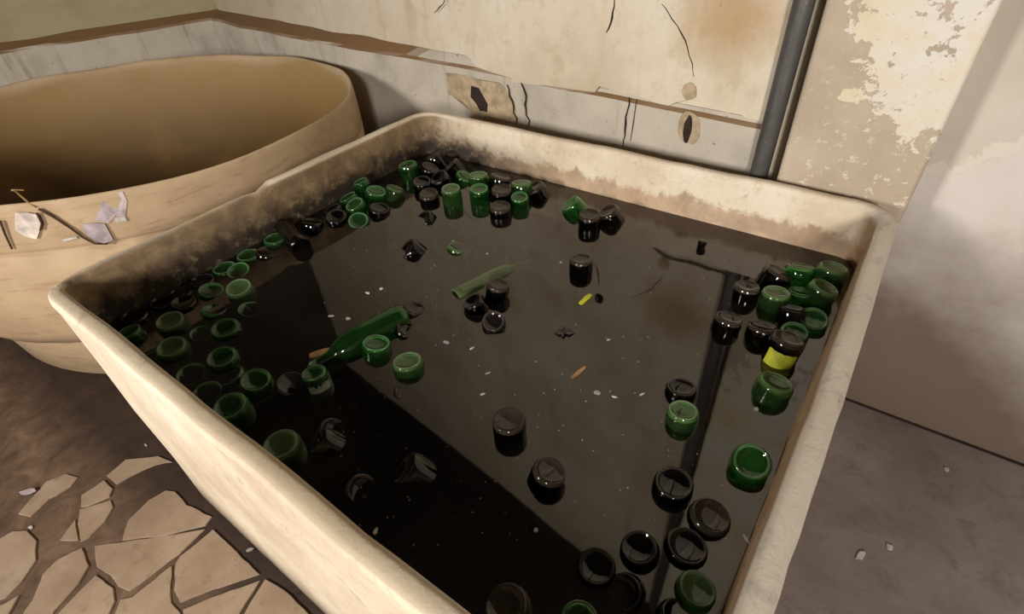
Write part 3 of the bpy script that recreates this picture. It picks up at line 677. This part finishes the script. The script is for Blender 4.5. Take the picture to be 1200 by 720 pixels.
# px, py of the base, kind, height of the base above water, lean in degrees, lean direction in the picture, width in pixels, group, label
B = [
 (157, 364, 'd', 0.012, 10, (1, .3), 34, GL, 'dark bottle base leaning beside the tank corner nearest the round vat'),
 (144, 391, 'g', 0.020, 8, (-1, 0), 30, GL, 'green bottle base hard against the plaster edge below the dark ones'),
 (198, 375, 'G', 0.024, 8, (0, 1), 36, GL, 'pale rimmed green bottle base standing clear, upper of a matching pair'),
 (189, 405, 'G', 0.021, 8, (0, 1), 38, GL, 'pale rimmed green bottle base standing clear, lower of a matching pair'),
 (181, 343, 'd', 0.010, 12, (1, 0), 32, GL, 'dark bottle base behind the upper pale rimmed green one'),
 (213, 351, 'd', 0.014, 8, (1, 0), 30, GL, 'dark bottle base with a bright spot between green bases'),
 (242, 337, 'g', 0.010, 15, (1, 0), 30, GL, 'dim green bottle base next to the bright green one'),
 (279, 336, 'G', 0.027, 10, (0, 1), 33, GL, 'bright green bottle base standing highest at the back of the corner crowd'),
 (258, 384, 'g', 0.016, 8, (0, 1), 36, GL, 'green bottle base overlapping another green base behind it'),
 (251, 362, 'g', 0.007, 14, (1, -.4), 30, GL, 'half sunken green bottle behind the overlapping green base'),
 (259, 418, 'g', 0.019, 6, (0, 1), 38, GL, 'round green bottle base midway down the corner crowd'),
 (224, 438, 'g', 0.001, 12, (1, 0), 38, GL, 'green bottle lying just under the water beside the plaster edge'),
 (300, 443, 'g', 0.025, 14, (1, .4), 37, GL, 'green bottle base beside the dark oval one, leaning away from the edge'),
 (265, 477, 'g', 0.035, 8, (0, 1), 42, GL, 'large green bottle base near the tank side, glowing inside'),
 (326, 521, 'G', .038, 4, (0, 1), 46, GL, 'largest green bottle base with a clear double ring, alone by the tank side'),
 (331, 449, 'D', 0.007, 22, (1, .2), 38, GL, 'dark oval bottle base between the green ones and the torn white label'),
 (236, 392, 'g', 0.001, 10, (1, 0), 30, GL, 'sunken green bottle glimmering between the pale rimmed pair and the overlap'),
 (262, 448, 'g', 0.001, 15, (-1, 0), 36, GL, 'sunken green bottle touching the glowing one'),
 (302, 270, 'g', 0.016, 20, (1, 0), 30, GL, 'green bottle with a white glint close under the ochre stained side'),
 (276, 290, 'g', 0.009, 15, (1, 0), 30, GL, 'dark green bottle shoulder against the ochre stained side'),
 (252, 307, 'g', 0.009, 15, (1, 0), 30, GL, 'green bottle with a curved glint below the ochre stained side'),
 (222, 320, 'd', 0.008, 12, (1, 0), 30, GL, 'nearly black bottle half hidden under the ochre stained side'),
 (306, 293, 'd', 0.007, 15, (1, 0), 28, GL, 'nearly black bottle between the green glint and the broken neck'),
 (270, 316, 'g', 0.008, 15, (0, 1), 28, GL, 'dim green bottle just behind the highest green base'),
 (196, 334, 'd', 0.004, 15, (1, 0), 28, GL, 'nearly black bottle at the back edge of the dark trio'),
 (293, 362, 'g', 0.001, 15, (1, 0), 30, GL, 'sunken bottle beside the highest green base at the edge of the black water'),
 (163, 418, 'g', 0.001, 10, (-1, 0), 30, GL, 'sunken green bottle squeezed to the plaster edge beside the lower pale rimmed one'),
 (228, 470, 'g', 0.001, 12, (1, 0), 38, GL, 'sunken green bottle between the glowing one and the plaster edge'),
 (366, 259, 'd', .020, 20, (1, 0), 28, GM, 'black bottle just beyond the broken brown glass'),
 (393, 249, 'd', .022, 15, (0, 1), 26, GM, 'black bottle with white glints below the stained wall of the tank'),
 (421, 214, 'g', .060, 15, (-1, 0), 20, GM, 'slim green bottle standing upright, nearest the round vat'),
 (442, 222, 'g', .048, 18, (1, 0), 25, GM, 'green bottle leaning in the bright green bunch'),
 (459, 221, 'G', .034, 30, (1, -.3), 22, GM, 'green bottle tipped over at the outer side of the bright green bunch'),
 (416, 236, 'g', .035, 20, (-1, .4), 24, GM, 'green bottle low in the bright green bunch'),
 (418, 257, 'g', .016, 26, (0, 1), 26, GM, 'pale green bottle tipped toward open water in front of the bright green bunch'),
 (441, 243, 'd', .022, 15, (1, 0), 25, GM, 'dark bottle in front of the bright green bunch'),
 (405, 233, 'g', .025, 20, (-1, 0), 24, GM, 'green bottle at the back of the bright green bunch against the tank side'),
 (380, 246, 'd', .012, 20, (-1, 0), 24, GM, 'black bottle against the tank side behind the glinting one'),
 (479, 192, 'g', .060, 8, (-1, 0), 24, GF, 'tall dark green bottle standing apart in the corner shade'),
 (506, 182, 'D', .046, 36, (-1, .4), 26, GF, 'black bottle lying highest in the corner heap'),
 (503, 196, 'd', .045, 30, (1, 0), 26, GF, 'black bottle in the middle of the corner heap'),
 (527, 192, 'D', .040, 40, (-1, .1), 26, GF, 'long dark bottle lying along the plaster at the back of the heap'),
 (514, 207, 'd', .040, 32, (-1, .3), 26, GF, 'black bottle lying slanted across the corner heap'),
 (494, 212, 'd', .042, 12, (0, 1), 23, GF, 'black bottle with a tall white glint in the corner heap'),
 (502, 226, 'D', .034, 10, (0, 1), 24, GF, 'squat black bottle at the front of the corner heap'),
 (528, 220, 'G', .062, 4, (0, 1), 24, GF, 'green bottle standing upright in front of the corner heap, base well above water'),
 (561, 204, 'G', .062, 6, (0, -1), 24, GF, 'olive green bottle base behind the glossy green one at the far rim'),
 (561, 220, 'g', .058, 4, (0, 1), 24, GF, 'glossy green upright bottle with a long white glint at the far rim'),
 (586, 206, 'D', .062, 20, (1, -.3), 26, GF, 'black bottle at the back of the black trio by the far rim'),
 (588, 221, 'D', .058, 8, (0, 1), 25, GF, 'black bottle in the middle of the black trio by the far rim'),
 (586, 241, 'D', .040, 6, (0, 1), 26, GF, 'black bottle at the front of the black trio by the far rim'),
 (611, 215, 'G', .055, 12, (0, -1), 26, GF, 'green topped bottle between two black ones against the far wall'),
 (609, 228, 'g', .045, 10, (0, 1), 22, GF, 'blue green bottle with a white glint beside the black trio'),
 (624, 219, 'D', .036, 30, (-1, .1), 26, GF, 'black bottle lying on its side at the end of the far row'),
 (667, 238, 'g', .030, 42, (-1, .15), 26, GF, 'clear green bottle lying on its side alone by the far rim'),
 (691, 251, 'D', .050, 6, (0, 1), 26, GF, 'black upright bottle beside the lying green one'),
 (712, 247, 'D', .040, 28, (-1, .05), 26, GF, 'black bottle leaning over, last one along the far rim'),
 (545, 206, 'g', .020, 30, (1, 0), 24, GF, 'dark green bottle low between the heap and the olive green base'),
 (495, 256, 'd', .006, 35, (-1, .3), 26, GC, 'nearly sunken black bottle showing a thin crescent'),
 (476, 291, 'd', .016, 40, (-1, .2), 29, GC, 'black bobbing bottle with two bright glints, beyond the pale green crescent'),
 (539, 289, 'G', .004, 22, (1, -.3), 30, GC, 'pale green crescent of a nearly sunken bottle'),
 (681, 303, 'D', .044, 6, (0, -1), 28, GC, 'single black upright bottle alone in open water'),
 (584, 333, 'D', .045, 12, (1, -.2), 27, GC, 'black bottle with a brown base touching the lying green bottle'),
 (553, 352, 'd', .030, 25, (-1, .1), 27, GC, 'black bottle wedged under the lying green bottle'),
 (578, 376, 'c', .022, 30, (0, 1), 28, GC, 'smoky bottle base with a glint, last of the trio by the lying green bottle'),
 (441, 401, 'g', .030, 12, (1, -.4), 35, GC, 'vivid green bottle base in front of the long green one'),
 (476, 424, 'G', .026, 8, (0, -1), 37, GC, 'olive bottle base with a pale ring in the green trio'),
 (486, 360, 'c', .010, 18, (1, 0), 26, GC, 'small brown bottle base behind the long green one'),
 (478, 386, 'd', .006, 30, (1, 0), 26, GC, 'black sunken bottle between the long green one and the olive base'),
 (479, 458, 'c', -.006, 25, (1, 0), 34, GC, 'clear bottle just below the water under the olive base'),
 (596, 491, 'D', .050, 5, (0, 1), 40, GN, 'black bottle standing tall at the edge of the black water'),
 (645, 551, 'D', .040, 16, (1, 0), 42, GN, 'black bottle with a brown base, tilted, nearest the tall black one'),
 (474, 548, 'c', .016, 42, (-1, -.1), 44, GN, 'smoky tipped bottle showing its base, in the black water'),
 (424, 573, 'c', .004, 38, (1, -.4), 38, GN, 'faint smoky bottle nearly under water close to the tank side'),
 (369, 512, 'c', .016, 40, (-1, .1), 36, GN, 'smoky brown bottle base seen edge on beside the white labelled bottle'),
 (394, 508, 'c', .004, 40, (1, .2), 34, GN, 'smoky bottle with a blurred glint under the white paper scrap'),
 (699, 663, 'd', .018, 8, (0, 1), 48, GN, 'black bottle base with a thin silver ring, apart from the dark cluster'),
 (752, 659, 'd', .022, 10, (-1, 0), 47, GN, 'black bottle base with a glint in the dark cluster'),
 (798, 640, 'd', .014, 6, (1, -.2), 52, GN, 'broad black bottle ring with grey centre in the dark cluster'),
 (832, 606, 'D', .018, 8, (1, .2), 50, GN, 'thick black ring of a bottle base with brown centre near the tank side'),
 (790, 565, 'd', .030, 4, (0, 1), 48, GN, 'glossy black bottle base like a lens, alone in line with the green one'),
 (813, 690, 'G', .020, 8, (1, .3), 47, GN, 'pale green bottle base at the edge of the dark cluster'),
 (592, 709, 'D', .020, 10, (-1, 0), 56, GN, 'matte brown bottle base cut by the frame, nearest the camera'),
 (679, 727, 'g', .022, 5, (0, 1), 50, GN, 'green bottle ring just showing at the bottom of the view'),
 (750, 697, 'd', .006, 25, (-1, .4), 44, GN, 'black half sunken bottle below the dark cluster with a blurred glint'),
 (782, 706, 'd', .004, 25, (1, 0), 44, GN, 'black half sunken bottle beside the pale green base'),
 (799, 453, 'd', .020, 8, (0, -1), 37, GN, 'black bottle ring directly behind the green ringed one'),
 (801, 480, 'G', .036, 6, (0, -1), 37, GN, 'green bottle base with a bright ring behind the glossy black lens'),
 (911, 447, 'G', .038, 14, (1, -.5), 42, GR, 'green bottle base in front of the yellow labelled bottle'),
 (893, 546, 'g', .040, 26, (-1, .2), 46, GN, 'green bottle lying against the side wall of the tank'),
 (883, 336, 'D', .040, 8, (0, -1), 31, GR, 'black bottle base at the outer edge of the far crowd'),
 (915, 341, 'G', .045, 6, (0, -1), 33, GR, 'green bottle with a pale olive base beside the black outer one'),
 (921, 317, 'D', .040, 25, (1, -.2), 34, GR, 'reddish black bottle at the back of the far crowd'),
 (950, 314, 'g', .040, 20, (0, -1), 36, GR, 'dark green bottle between the reddish black and bright green ones'),
 (984, 317, 'G', .052, 10, (0, -1), 37, GR, 'bright green bottle tucked right into the far corner of the tank'),
 (990, 344, 'G', .050, 18, (1, 0), 36, GR, 'bright green bottle against the side wall below the corner one'),
 (968, 381, 'g', .028, 20, (0, 1), 35, GR, 'blue green bottle with many glints low in the far crowd'),
 (943, 362, 'c', .036, 25, (0, -1), 30, GR, 'clear greyish bottle base in the middle of the far crowd'),
 (855, 372, 'D', .036, 14, (1, -.6), 33, GR, 'black bottle base with two glints farthest out from the crowd'),
 (896, 381, 'D', .034, 18, (0, -1), 35, GR, 'black bottle base between the farthest out one and the labelled one'),
 (930, 380, 'g', .034, 12, (0, 1), 33, GR, 'green bottle with one white glint just behind the labelled one'),
 (951, 340, 'g', .030, 15, (0, -1), 30, GR, 'deep green bottle half hidden in the middle of the far crowd'),
]
recs = []
for (px, py, kd, hb, ln, dr, w, grp, lab) in B:
    z = ZW+hb; P = at(px, py, z)
    d = depth(P); r = w*d/(2*F_PX); r = min(.042, max(.034, r))
    D2 = at(px+dr[0]*10, py+dr[1]*10, z)-P; D2.z = 0; D2.normalize()
    ax = (V((0, 0, 1))*math.cos(math.radians(ln))+D2*math.sin(math.radians(ln))).normalized()
    recs.append([P, ax, r, kd, grp, lab, P.copy(), ln])
for it in range(60):
    for i in range(len(recs)):
        for j in range(i+1, len(recs)):
            a, b = recs[i], recs[j]
            pa, pb_ = a[0]-a[1]*.05, b[0]-b[1]*.05; dv = pb_-pa; dv.z = 0; L = dv.length; need = (a[2]+b[2])*(1.0 if max(a[7], b[7]) < 30 else .85)
            if 1e-5 < L < need:
                s_ = dv/L*(need-L)*.3; a[0] -= s_; b[0] += s_
    for a in recs:
        m_ = .062+a[2]
        for q, sgn in ((a[0], 1),):
            q.x = min(max(q.x, X0+m_), X1-m_); q.y = min(max(q.y, Y0+m_), Y1-m_)
        dv = a[0]-a[6]
        if dv.length > .028: a[0] = a[6]+dv*(.028/dv.length)
        a[0].x = min(max(a[0].x, X0+m_), X1-m_); a[0].y = min(max(a[0].y, Y0+m_), Y1-m_)
def inside(p, mg): return X0+mg < p.x < X1-mg and Y0+mg < p.y < Y1-mg and p.z > .2
for a in recs:
    ln = a[7]; az0 = math.atan2(a[1].y, a[1].x); done = False
    while not done:
        for dl in [0, 10, -10, 20, -20, 30, -30, 40, -40, 55, -55]:
            az = az0+math.radians(dl); ax = V((math.cos(az)*math.sin(math.radians(ln)), math.sin(az)*math.sin(math.radians(ln)), math.cos(math.radians(ln))))
            if ln < 2 or (inside(a[0]-ax*.30, .10) and inside(a[0]-ax*.19, .075+a[2]*.9)): done = True; a[1] = ax; break
        ln *= .85
def place(name, mesh, P, ax, spin=0.0):
    if isinstance(mesh, tuple):
        o = bpy.data.objects.new(name, None); C.objects.link(o); o.empty_display_size = .03
        for part, me in zip(('body', 'base'), mesh):
            c = bpy.data.objects.new(part, me); C.objects.link(c); c.parent = o
    else: o = bpy.data.objects.new(name, mesh); C.objects.link(o)
    q = V((0, 0, 1)).rotation_difference(ax); o.rotation_mode = 'QUATERNION'; o.rotation_quaternion = q; o.location = P; return o
for a in recs:
    o = place('glass_bottle', bmesh_for(a[3], a[2]), a[0], a[1]); tag(o, a[5], 'bottle', a[4])

def wrap_label(parent, r, z0, z1, a0, a1, mat, name='label', ragged=.0, seed=1, n=16):
    rnd = random.Random(seed); vs = []; fs = []
    zt_ = [z1+rnd.uniform(-1, 1)*ragged for _ in range(n+1)]; zb_ = [z0+rnd.uniform(-1, 1)*ragged for _ in range(n+1)]
    for rr in (r+.0006, r+.0014):
        for i in range(n+1):
            a = a0+(a1-a0)*i/n; vs += [(rr*math.cos(a), rr*math.sin(a), zb_[i]), (rr*math.cos(a), rr*math.sin(a), zt_[i])]
    m_ = 2*(n+1)
    for i in range(n):
        b = 2*i; fs += [(b, b+2, b+3, b+1), (m_+b, m_+b+1, m_+b+3, m_+b+2), (b, b+1, m_+b+1, m_+b)[::-1] if i == 0 else (b+1, b+3, m_+b+3, m_+b+1), (b, m_+b, m_+b+2, b+2)]
    return link_mesh(name, vs, fs, mat, parent)
def toward_cam(ax, P):
    """angle round the local axis that faces the camera"""
    q = V((0, 0, 1)).rotation_difference(ax); c = q.inverted() @ (CAM-P); return math.atan2(c.y, c.x)
# the bottle with the yellow label
P = at(925, 396, ZW+.060); ax = V((.10, .22, .97)).normalized(); r = .040
o = place('glass_bottle', bmesh_for('D', r), P, ax); tag(o, 'black bottle wearing a bright yellow label in front of the far crowd', 'bottle', GR)
th = toward_cam(ax, P); wrap_label(o, r, -.085, -.028, th-.75, th+1.05, M['yellow'], ragged=.001)['label'] = 'bright yellow printed label'
# long pale green bottle lying flat, another green one lying among the green trio
def lying(p_base, p_neck, kd, r, zoff, lab, grp):
    a = at(*p_base, ZW+zoff); b = at(*p_neck, ZW+zoff); ax = (a-b).normalized()
    ob = place('glass_bottle', bmesh_for(kd, r), a, ax); tag(ob, lab, 'bottle', grp); return ob
lying((534, 349), (618, 308), 'p', .031, -.012, 'long pale green bottle lying flat on the water beside three dark ones', GC)
lb = lying((474, 370), (398, 412), 'g', .040, .004, 'long bright green bottle lying flat above the green trio', GC)
# green bottle with torn white labels beside the cork coloured stick
P = at(367, 436, ZW+.040); ax = V((-.1, .05, 1)).normalized(); r = .034
o = place('glass_bottle', bmesh_for('g', r), P, ax); tag(o, 'vivid green bottle wearing torn white label next to the tan wood stick', 'bottle', GL)
th = toward_cam(ax, P); wrap_label(o, r, -.060, -.022, th-.8, th+.9, M['pale'], ragged=.007, seed=3)['label'] = 'torn white label, wet'
# broken neck of brown glass, a jagged sleeve lying on the water
def shard_sleeve(px, py, px2, py2, r, kd, lab, cat='broken glass', name='broken_bottle', zoff=.012):
    a = at(px, py, ZW+zoff); b = at(px2, py2, ZW+zoff); L = (a-b).length; rnd = random.Random(int(px)); seg = 26; vs = []; fs = []
    rows = 6
    top_ = [L/2+rnd.uniform(-.18, .12)*L for _ in range(seg)]
    for w in (0, .0035):
        for j in range(rows):
            for k in range(seg):
                t_ = j/(rows-1); z = -L/2+(top_[k]+L/2)*t_; aa = 2*math.pi*k/seg
                vs.append(((r-w)*math.cos(aa), (r-w)*math.sin(aa), z))
    m_ = rows*seg
    for j in range(rows-1):
        for k in range(seg):
            k2 = (k+1) % seg
            fs.append((j*seg+k, j*seg+k2, (j+1)*seg+k2, (j+1)*seg+k)); fs.append((m_+j*seg+k, m_+(j+1)*seg+k, m_+(j+1)*seg+k2, m_+j*seg+k2))
    for k in range(seg):
        k2 = (k+1) % seg
        fs.append((k, m_+k, m_+k2, k2)); j = rows-1; fs.append((j*seg+k, j*seg+k2, m_+j*seg+k2, m_+j*seg+k))
    me = bpy.data.meshes.new(name); me.from_pydata(vs, [], fs); me.update()
    bm = bmesh.new(); bm.from_mesh(me); bmesh.ops.recalc_face_normals(bm, faces=bm.faces); bm.to_mesh(me); bm.free()
    for f in me.polygons: f.use_smooth = True
    me.materials.append(G[kd]); ob = place(name, me, (a+b)/2, (a-b).normalized()); tag(ob, lab, cat); return ob
shard_sleeve(332, 266, 354, 290, .034, 'c', 'broken brown bottle sleeve with two long bright edges, floating by the stained side')
# small dark neck-shaped stub added by the far wall
P = at(822, 288, ZW+.006); nk = [(0.0, .018), (.012, .018), (.0145, .016), (.0145, .006), (.0125, .004), (.0125, -.05), (.020, -.08), (.020, -.1), (.0, -.1)]
o = place('dark_stub', bottle_mesh('dark_stub', .014, G['d'], 20, prof=nk), P, V((.1, .1, 1)).normalized()); tag(o, 'small black neck-shaped stub poking up by the far wall of the tank', 'bottle')

# ------------------------------------------------------------------ floating litter
def floater(name, px, py, sx, sy, mat, lab, cat, ang=0, seed=0, th=.003, n=6):
    return chip(name, px, py, ZW-.001, sx*.8, sy*.75, th, mat, lab, cat, ang, seed, 5)
def lay(px, py, qx, qy, w, mat, name, lab, cat, z=None, th=.004, seed=0, seg=6):
    z = ZW-.001 if z is None else z; a = at(px, py, z); b = at(qx, qy, z); t_ = (b-a); n_ = V((-t_.y, t_.x, 0)).normalized(); rnd = random.Random(seed); L, R_ = [], []
    for i in range(seg+1):
        s = i/seg; c = t_*(s-.5); ww = w*(.6+.4*math.sin(math.pi*s))*rnd.uniform(.85, 1.15); L.append(c+n_*ww/2); R_.append(c-n_*ww/2)
    bm = bmesh.new(); add_prism(bm, L+R_[::-1], V((0, 0, th))); ob = bm_obj(name, bm, mat); ob.location = (a+b)/2; tag(ob, lab, cat); return ob
lay(364, 421, 390, 413, .026, M['cork'], 'wood_stick', 'tan scrap of wood floating above the torn white label', 'stick', th=.012)
lay(680, 357, 692, 346, .016, M['yellow'], 'paper_scrap', 'yellow scrap floating beside a small dark stone-like shard', 'paper', seed=2)
lay(670, 444, 686, 431, .010, M['cork'], 'dry_leaf', 'ochre leaf sliver floating alone below the dark floating twig', 'leaf', seed=3)
floater('white_fragment', 388, 371, .012, .005, M['white'], 'narrow white fragment floating behind the long bright green bottle', 'fragment', .6, 1)
floater('white_fragment', 408, 374, .010, .009, M['white'], 'angular white fragment floating nearest the long bright green bottle', 'fragment', .2, 2)
floater('white_fragment', 431, 344, .011, .006, M['white'], 'white fragment beyond the small brown bottle base', 'fragment', .1, 3)
floater('white_fragment', 447, 339, .010, .008, M['white'], 'white fragment second from the small brown bottle base', 'fragment', .9, 4)
floater('white_fragment', 523, 402, .012, .007, M['lilac'], 'grey fragment floating in front of the smoky bottle trio', 'fragment', .2, 5)
floater('white_fragment', 553, 409, .010, .004, M['white'], 'slim white fragment floating below the smoky bottle of the trio', 'fragment', 1.2, 6)
floater('white_fragment', 572, 438, .011, .003, M['white'], 'sliver of white floating in the centre of the open water', 'fragment', 1.0, 7)
floater('white_fragment', 565, 463, .009, .004, M['white'], 'white sliver behind the tall black bottle', 'fragment', 1.0, 8)
floater('white_fragment', 657, 308, .006, .006, M['white'], 'white speck beside the single black upright bottle', 'fragment', .2, 9)
floater('white_fragment', 720, 466, .009, .004, M['lilac'], 'grey speck in the middle of three between leaf sliver and green ring', 'fragment', .3, 10)
floater('white_fragment', 700, 461, .012, .009, M['lilac'], 'roundish grey flake closest to the ochre leaf sliver', 'fragment', .3, 11)
floater('white_fragment', 752, 463, .010, .003, M['white'], 'thin white splinter floating beside the green ringed bottle', 'fragment', 1.1, 12)
floater('white_fragment', 440, 624, .006, .012, M['white'], 'white fragment alone in the blackest water near the tank side', 'fragment', .4, 13)
floater('white_fragment', 628, 622, .006, .006, M['white'], 'white speck between the brown based black bottle and the silver ringed one', 'fragment', .4, 14)
floater('white_fragment', 886, 480, .008, .008, M['white'], 'white fragment at the foot of the green base by the side wall', 'fragment', .4, 15)
floater('white_fragment', 874, 632, .004, .014, M['white'], 'white splinter near the tank side beyond the thick black ring', 'fragment', .9, 16)
floater('white_fragment', 531, 283, .007, .005, M['white'], 'white speck beside the pale green crescent', 'fragment', .9, 17)
floater('white_fragment', 571, 298, .005, .005, M['white'], 'white speck beyond the long pale green bottle', 'fragment', .9, 18)
floater('white_fragment', 713, 399, .007, .004, M['white'], 'white speck floating past the dark twig', 'fragment', .9, 19)
# dark shard, dark twig
def stone(px, py, r, mat, lab, cat, name, z, seed=0, sq=(1, .8, .9)):
    bm = bmesh.new(); bmesh.ops.create_icosphere(bm, subdivisions=2, radius=r)
    for v in bm.verts:
        v.co = V((v.co.x*sq[0], v.co.y*sq[1], v.co.z*sq[2]))*(1+.35*noise.noise(v.co*40+V((seed, 0, 0))))
    ob = bm_obj(name, bm, mat); ob.location = at(px, py, z); tag(ob, lab, cat); return ob
stone(703, 349, .014, G['d'], 'small dark glass shard beside the yellow scrap', 'broken glass', 'glass_shard', ZW+.004, 1, (1, .7, 1.2))
bm = bmesh.new(); c0 = at(661, 391, ZW)
for a_, L_ in ((.6, .028), (2.2, .022), (3.6, .025), (5.0, .018)):
    add_tube(bm, [V((0, 0, .006)), V((math.cos(a_)*L_*.5, math.sin(a_)*L_*.5, .010)), V((math.cos(a_)*L_, math.sin(a_)*L_, .002))], [.005, .004, .0015], 6)
o = bm_obj('forked_twig', bm, M['crack'], smooth=True); o.location = c0; tag(o, 'small dark forked twig floating in open water', 'twig')
# specks
bm = bmesh.new(); rnd = random.Random(11)
for i in range(150):
    px, py = rnd.uniform(380, 860), rnd.uniform(280, 640); p = at(px, py, ZW)
    if not (X0+.08 < p.x < X1-.08 and Y0+.08 < p.y < Y1-.08): continue
    s = rnd.uniform(.0008, .0018); add_prism(bm, [p+V((s*math.cos(k*2.1), s*math.sin(k*2.1), -.0005)) for k in range(3)], V((0, 0, .0015)))
o = bm_obj('floating_specks', bm, M['lilac']); tag(o, 'fine pale specks scattered over the dark water', 'specks', kind='stuff')

# ------------------------------------------------------------------ litter caught on the side of the round vat
def vat_point(px, py, off=.004):
    """point of the vat's outer side under a pixel"""
    d = ray(px, py); q = CAM.copy(); t0 = .5
    while t0 < 6:
        p = CAM+d*t0; l = p-VC; lx = l.x*math.cos(-vang)-l.y*math.sin(-vang); ly = l.x*math.sin(-vang)+l.y*math.cos(-vang)
        if p.z < .987:
            f = 1.012
            if (lx/(A_*f+off))**2+(ly/(B_*f+off))**2 < 1: return p
        t0 += .002
    return at(px, py, .8)
def vat_patch(name, pix, mat, lab, cat, th=.003):
    P = [vat_point(*q) for q in pix]; c = sum(P, V((0, 0, 0)))/len(P)
    n = (P[1]-P[0]).cross(P[2]-P[0]).normalized()
    if n.dot(CAM-c) < 0: n = -n
    bm = bmesh.new(); add_prism(bm, [p-c for p in P], n*th); bmesh.ops.triangulate(bm, faces=[f for f in bm.faces if len(f.verts) > 4])
    ob = bm_obj(name, bm, mat); ob.location = c; tag(ob, lab, cat); return ob
vat_patch('paper_scrap', [(18, 249), (33, 249), (43, 251), (49, 262), (46, 273), (43, 280), (28, 276), (18, 269)], M['paper'], 'crumpled cream paper scrap on the side of the round vat', 'paper')
vat_patch('paper_scrap', [(96, 263), (110, 261), (123, 262), (133, 281), (122, 285), (110, 281), (100, 273)], M['lilac'], 'larger lilac grey torn paper next to the square tank', 'paper')
vat_patch('paper_scrap', [(118, 241), (126, 226), (144, 225), (149, 236), (147, 255), (136, 252), (128, 262), (112, 258)], M['lilac'], 'faded paper remnant just under the round vat rim', 'paper', .0015)
vat_patch('paper_scrap', [(134, 255), (147, 254), (149, 259), (136, 261)], M['white'], 'small white paper chip by the faded remnant', 'paper')
vat_patch('paper_scrap', [(73, 280), (90, 277), (91, 279), (75, 283)], M['white'], 'narrow white paper sliver lower on the round vat', 'paper')
def vat_twig(pix, r, mat, lab, cat='twig', name='dry_twig'):
    P = [vat_point(x, y, .008) for x, y in pix]; bm = bmesh.new(); c = P[0]
    add_tube(bm, [p-c for p in P], [r*(1-.4*i/len(P)) for i in range(len(P))], 8); ob = bm_obj(name, bm, mat, smooth=True); ob.location = c; tag(ob, lab, cat); return ob
vat_twig([(45, 245), (62, 254), (82, 267), (98, 279), (112, 286), (126, 286)], .0045, M['twig'], 'long brown twig bent toward the square tank rim')
vat_twig([(0, 259), (6, 275), (14, 292)], .004, M['twig'], 'short brown twig at the edge of the view on the vat side')
vat_twig([(43, 250), (49, 262), (47, 270)], .004, M['twig'], 'stub of twig curled behind the cream paper scrap')
# dry straw hooked over the rim
bm = bmesh.new(); q0 = vat_point(42, 243, .004)
b0 = at(26, 235, .995)
add_tube(bm, [V((0, 0, 0)), (at(34, 238, .997)-q0), (at(18, 224, 1.005)-q0)], [.003, .0035, .004], 7)
add_tube(bm, [(at(14, 223, 1.002)-q0), (at(28, 223, 1.005)-q0)], [.004, .0025], 7)
o = bm_obj('dry_straw', bm, M['cork'], smooth=True); o.location = q0; tag(o, 'pale dry straw hooked over the round vat rim', 'straw')

# ------------------------------------------------------------------ light
def area(name, loc, target, sx, sy, power, col):
    l = bpy.data.lights.new(name, 'AREA'); l.shape = 'RECTANGLE'; l.size = sx; l.size_y = sy; l.energy = power; l.color = col
    o = bpy.data.objects.new(name, l); C.objects.link(o); o.location = loc
    o.rotation_euler = (V(target)-V(loc)).to_track_quat('-Z', 'Y').to_euler(); return o
area('window_daylight', (-2.0, YROOM+.02, 2.35), (-1.9, 2, 1.2), .58, .74, 150, (1, .96, .91))
area('window_daylight', (1.75, YROOM+.02, 2.35), (.6, 2, 1.2), .55, .74, 185, (1, .97, .93))
w = bpy.data.worlds.new('world'); SC.world = w; w.use_nodes = True
w.node_tree.nodes['Background'].inputs[0].default_value = (1, .95, .88, 1); w.node_tree.nodes['Background'].inputs[1].default_value = .6

SC.view_settings.view_transform = 'Standard'; SC.view_settings.look = 'None'; SC.view_settings.gamma = 1; SC.view_settings.exposure = 0
SC.view_settings.use_curve_mapping = False
SC.cycles.max_bounces = 14; SC.cycles.transmission_bounces = 12; SC.cycles.transparent_max_bounces = 16; SC.cycles.diffuse_bounces = 4; SC.cycles.glossy_bounces = 6
SC.cycles.use_denoising = True; SC.cycles.sample_clamp_indirect = 5; SC.cycles.caustics_refractive = True; SC.cycles.blur_glossy = .5
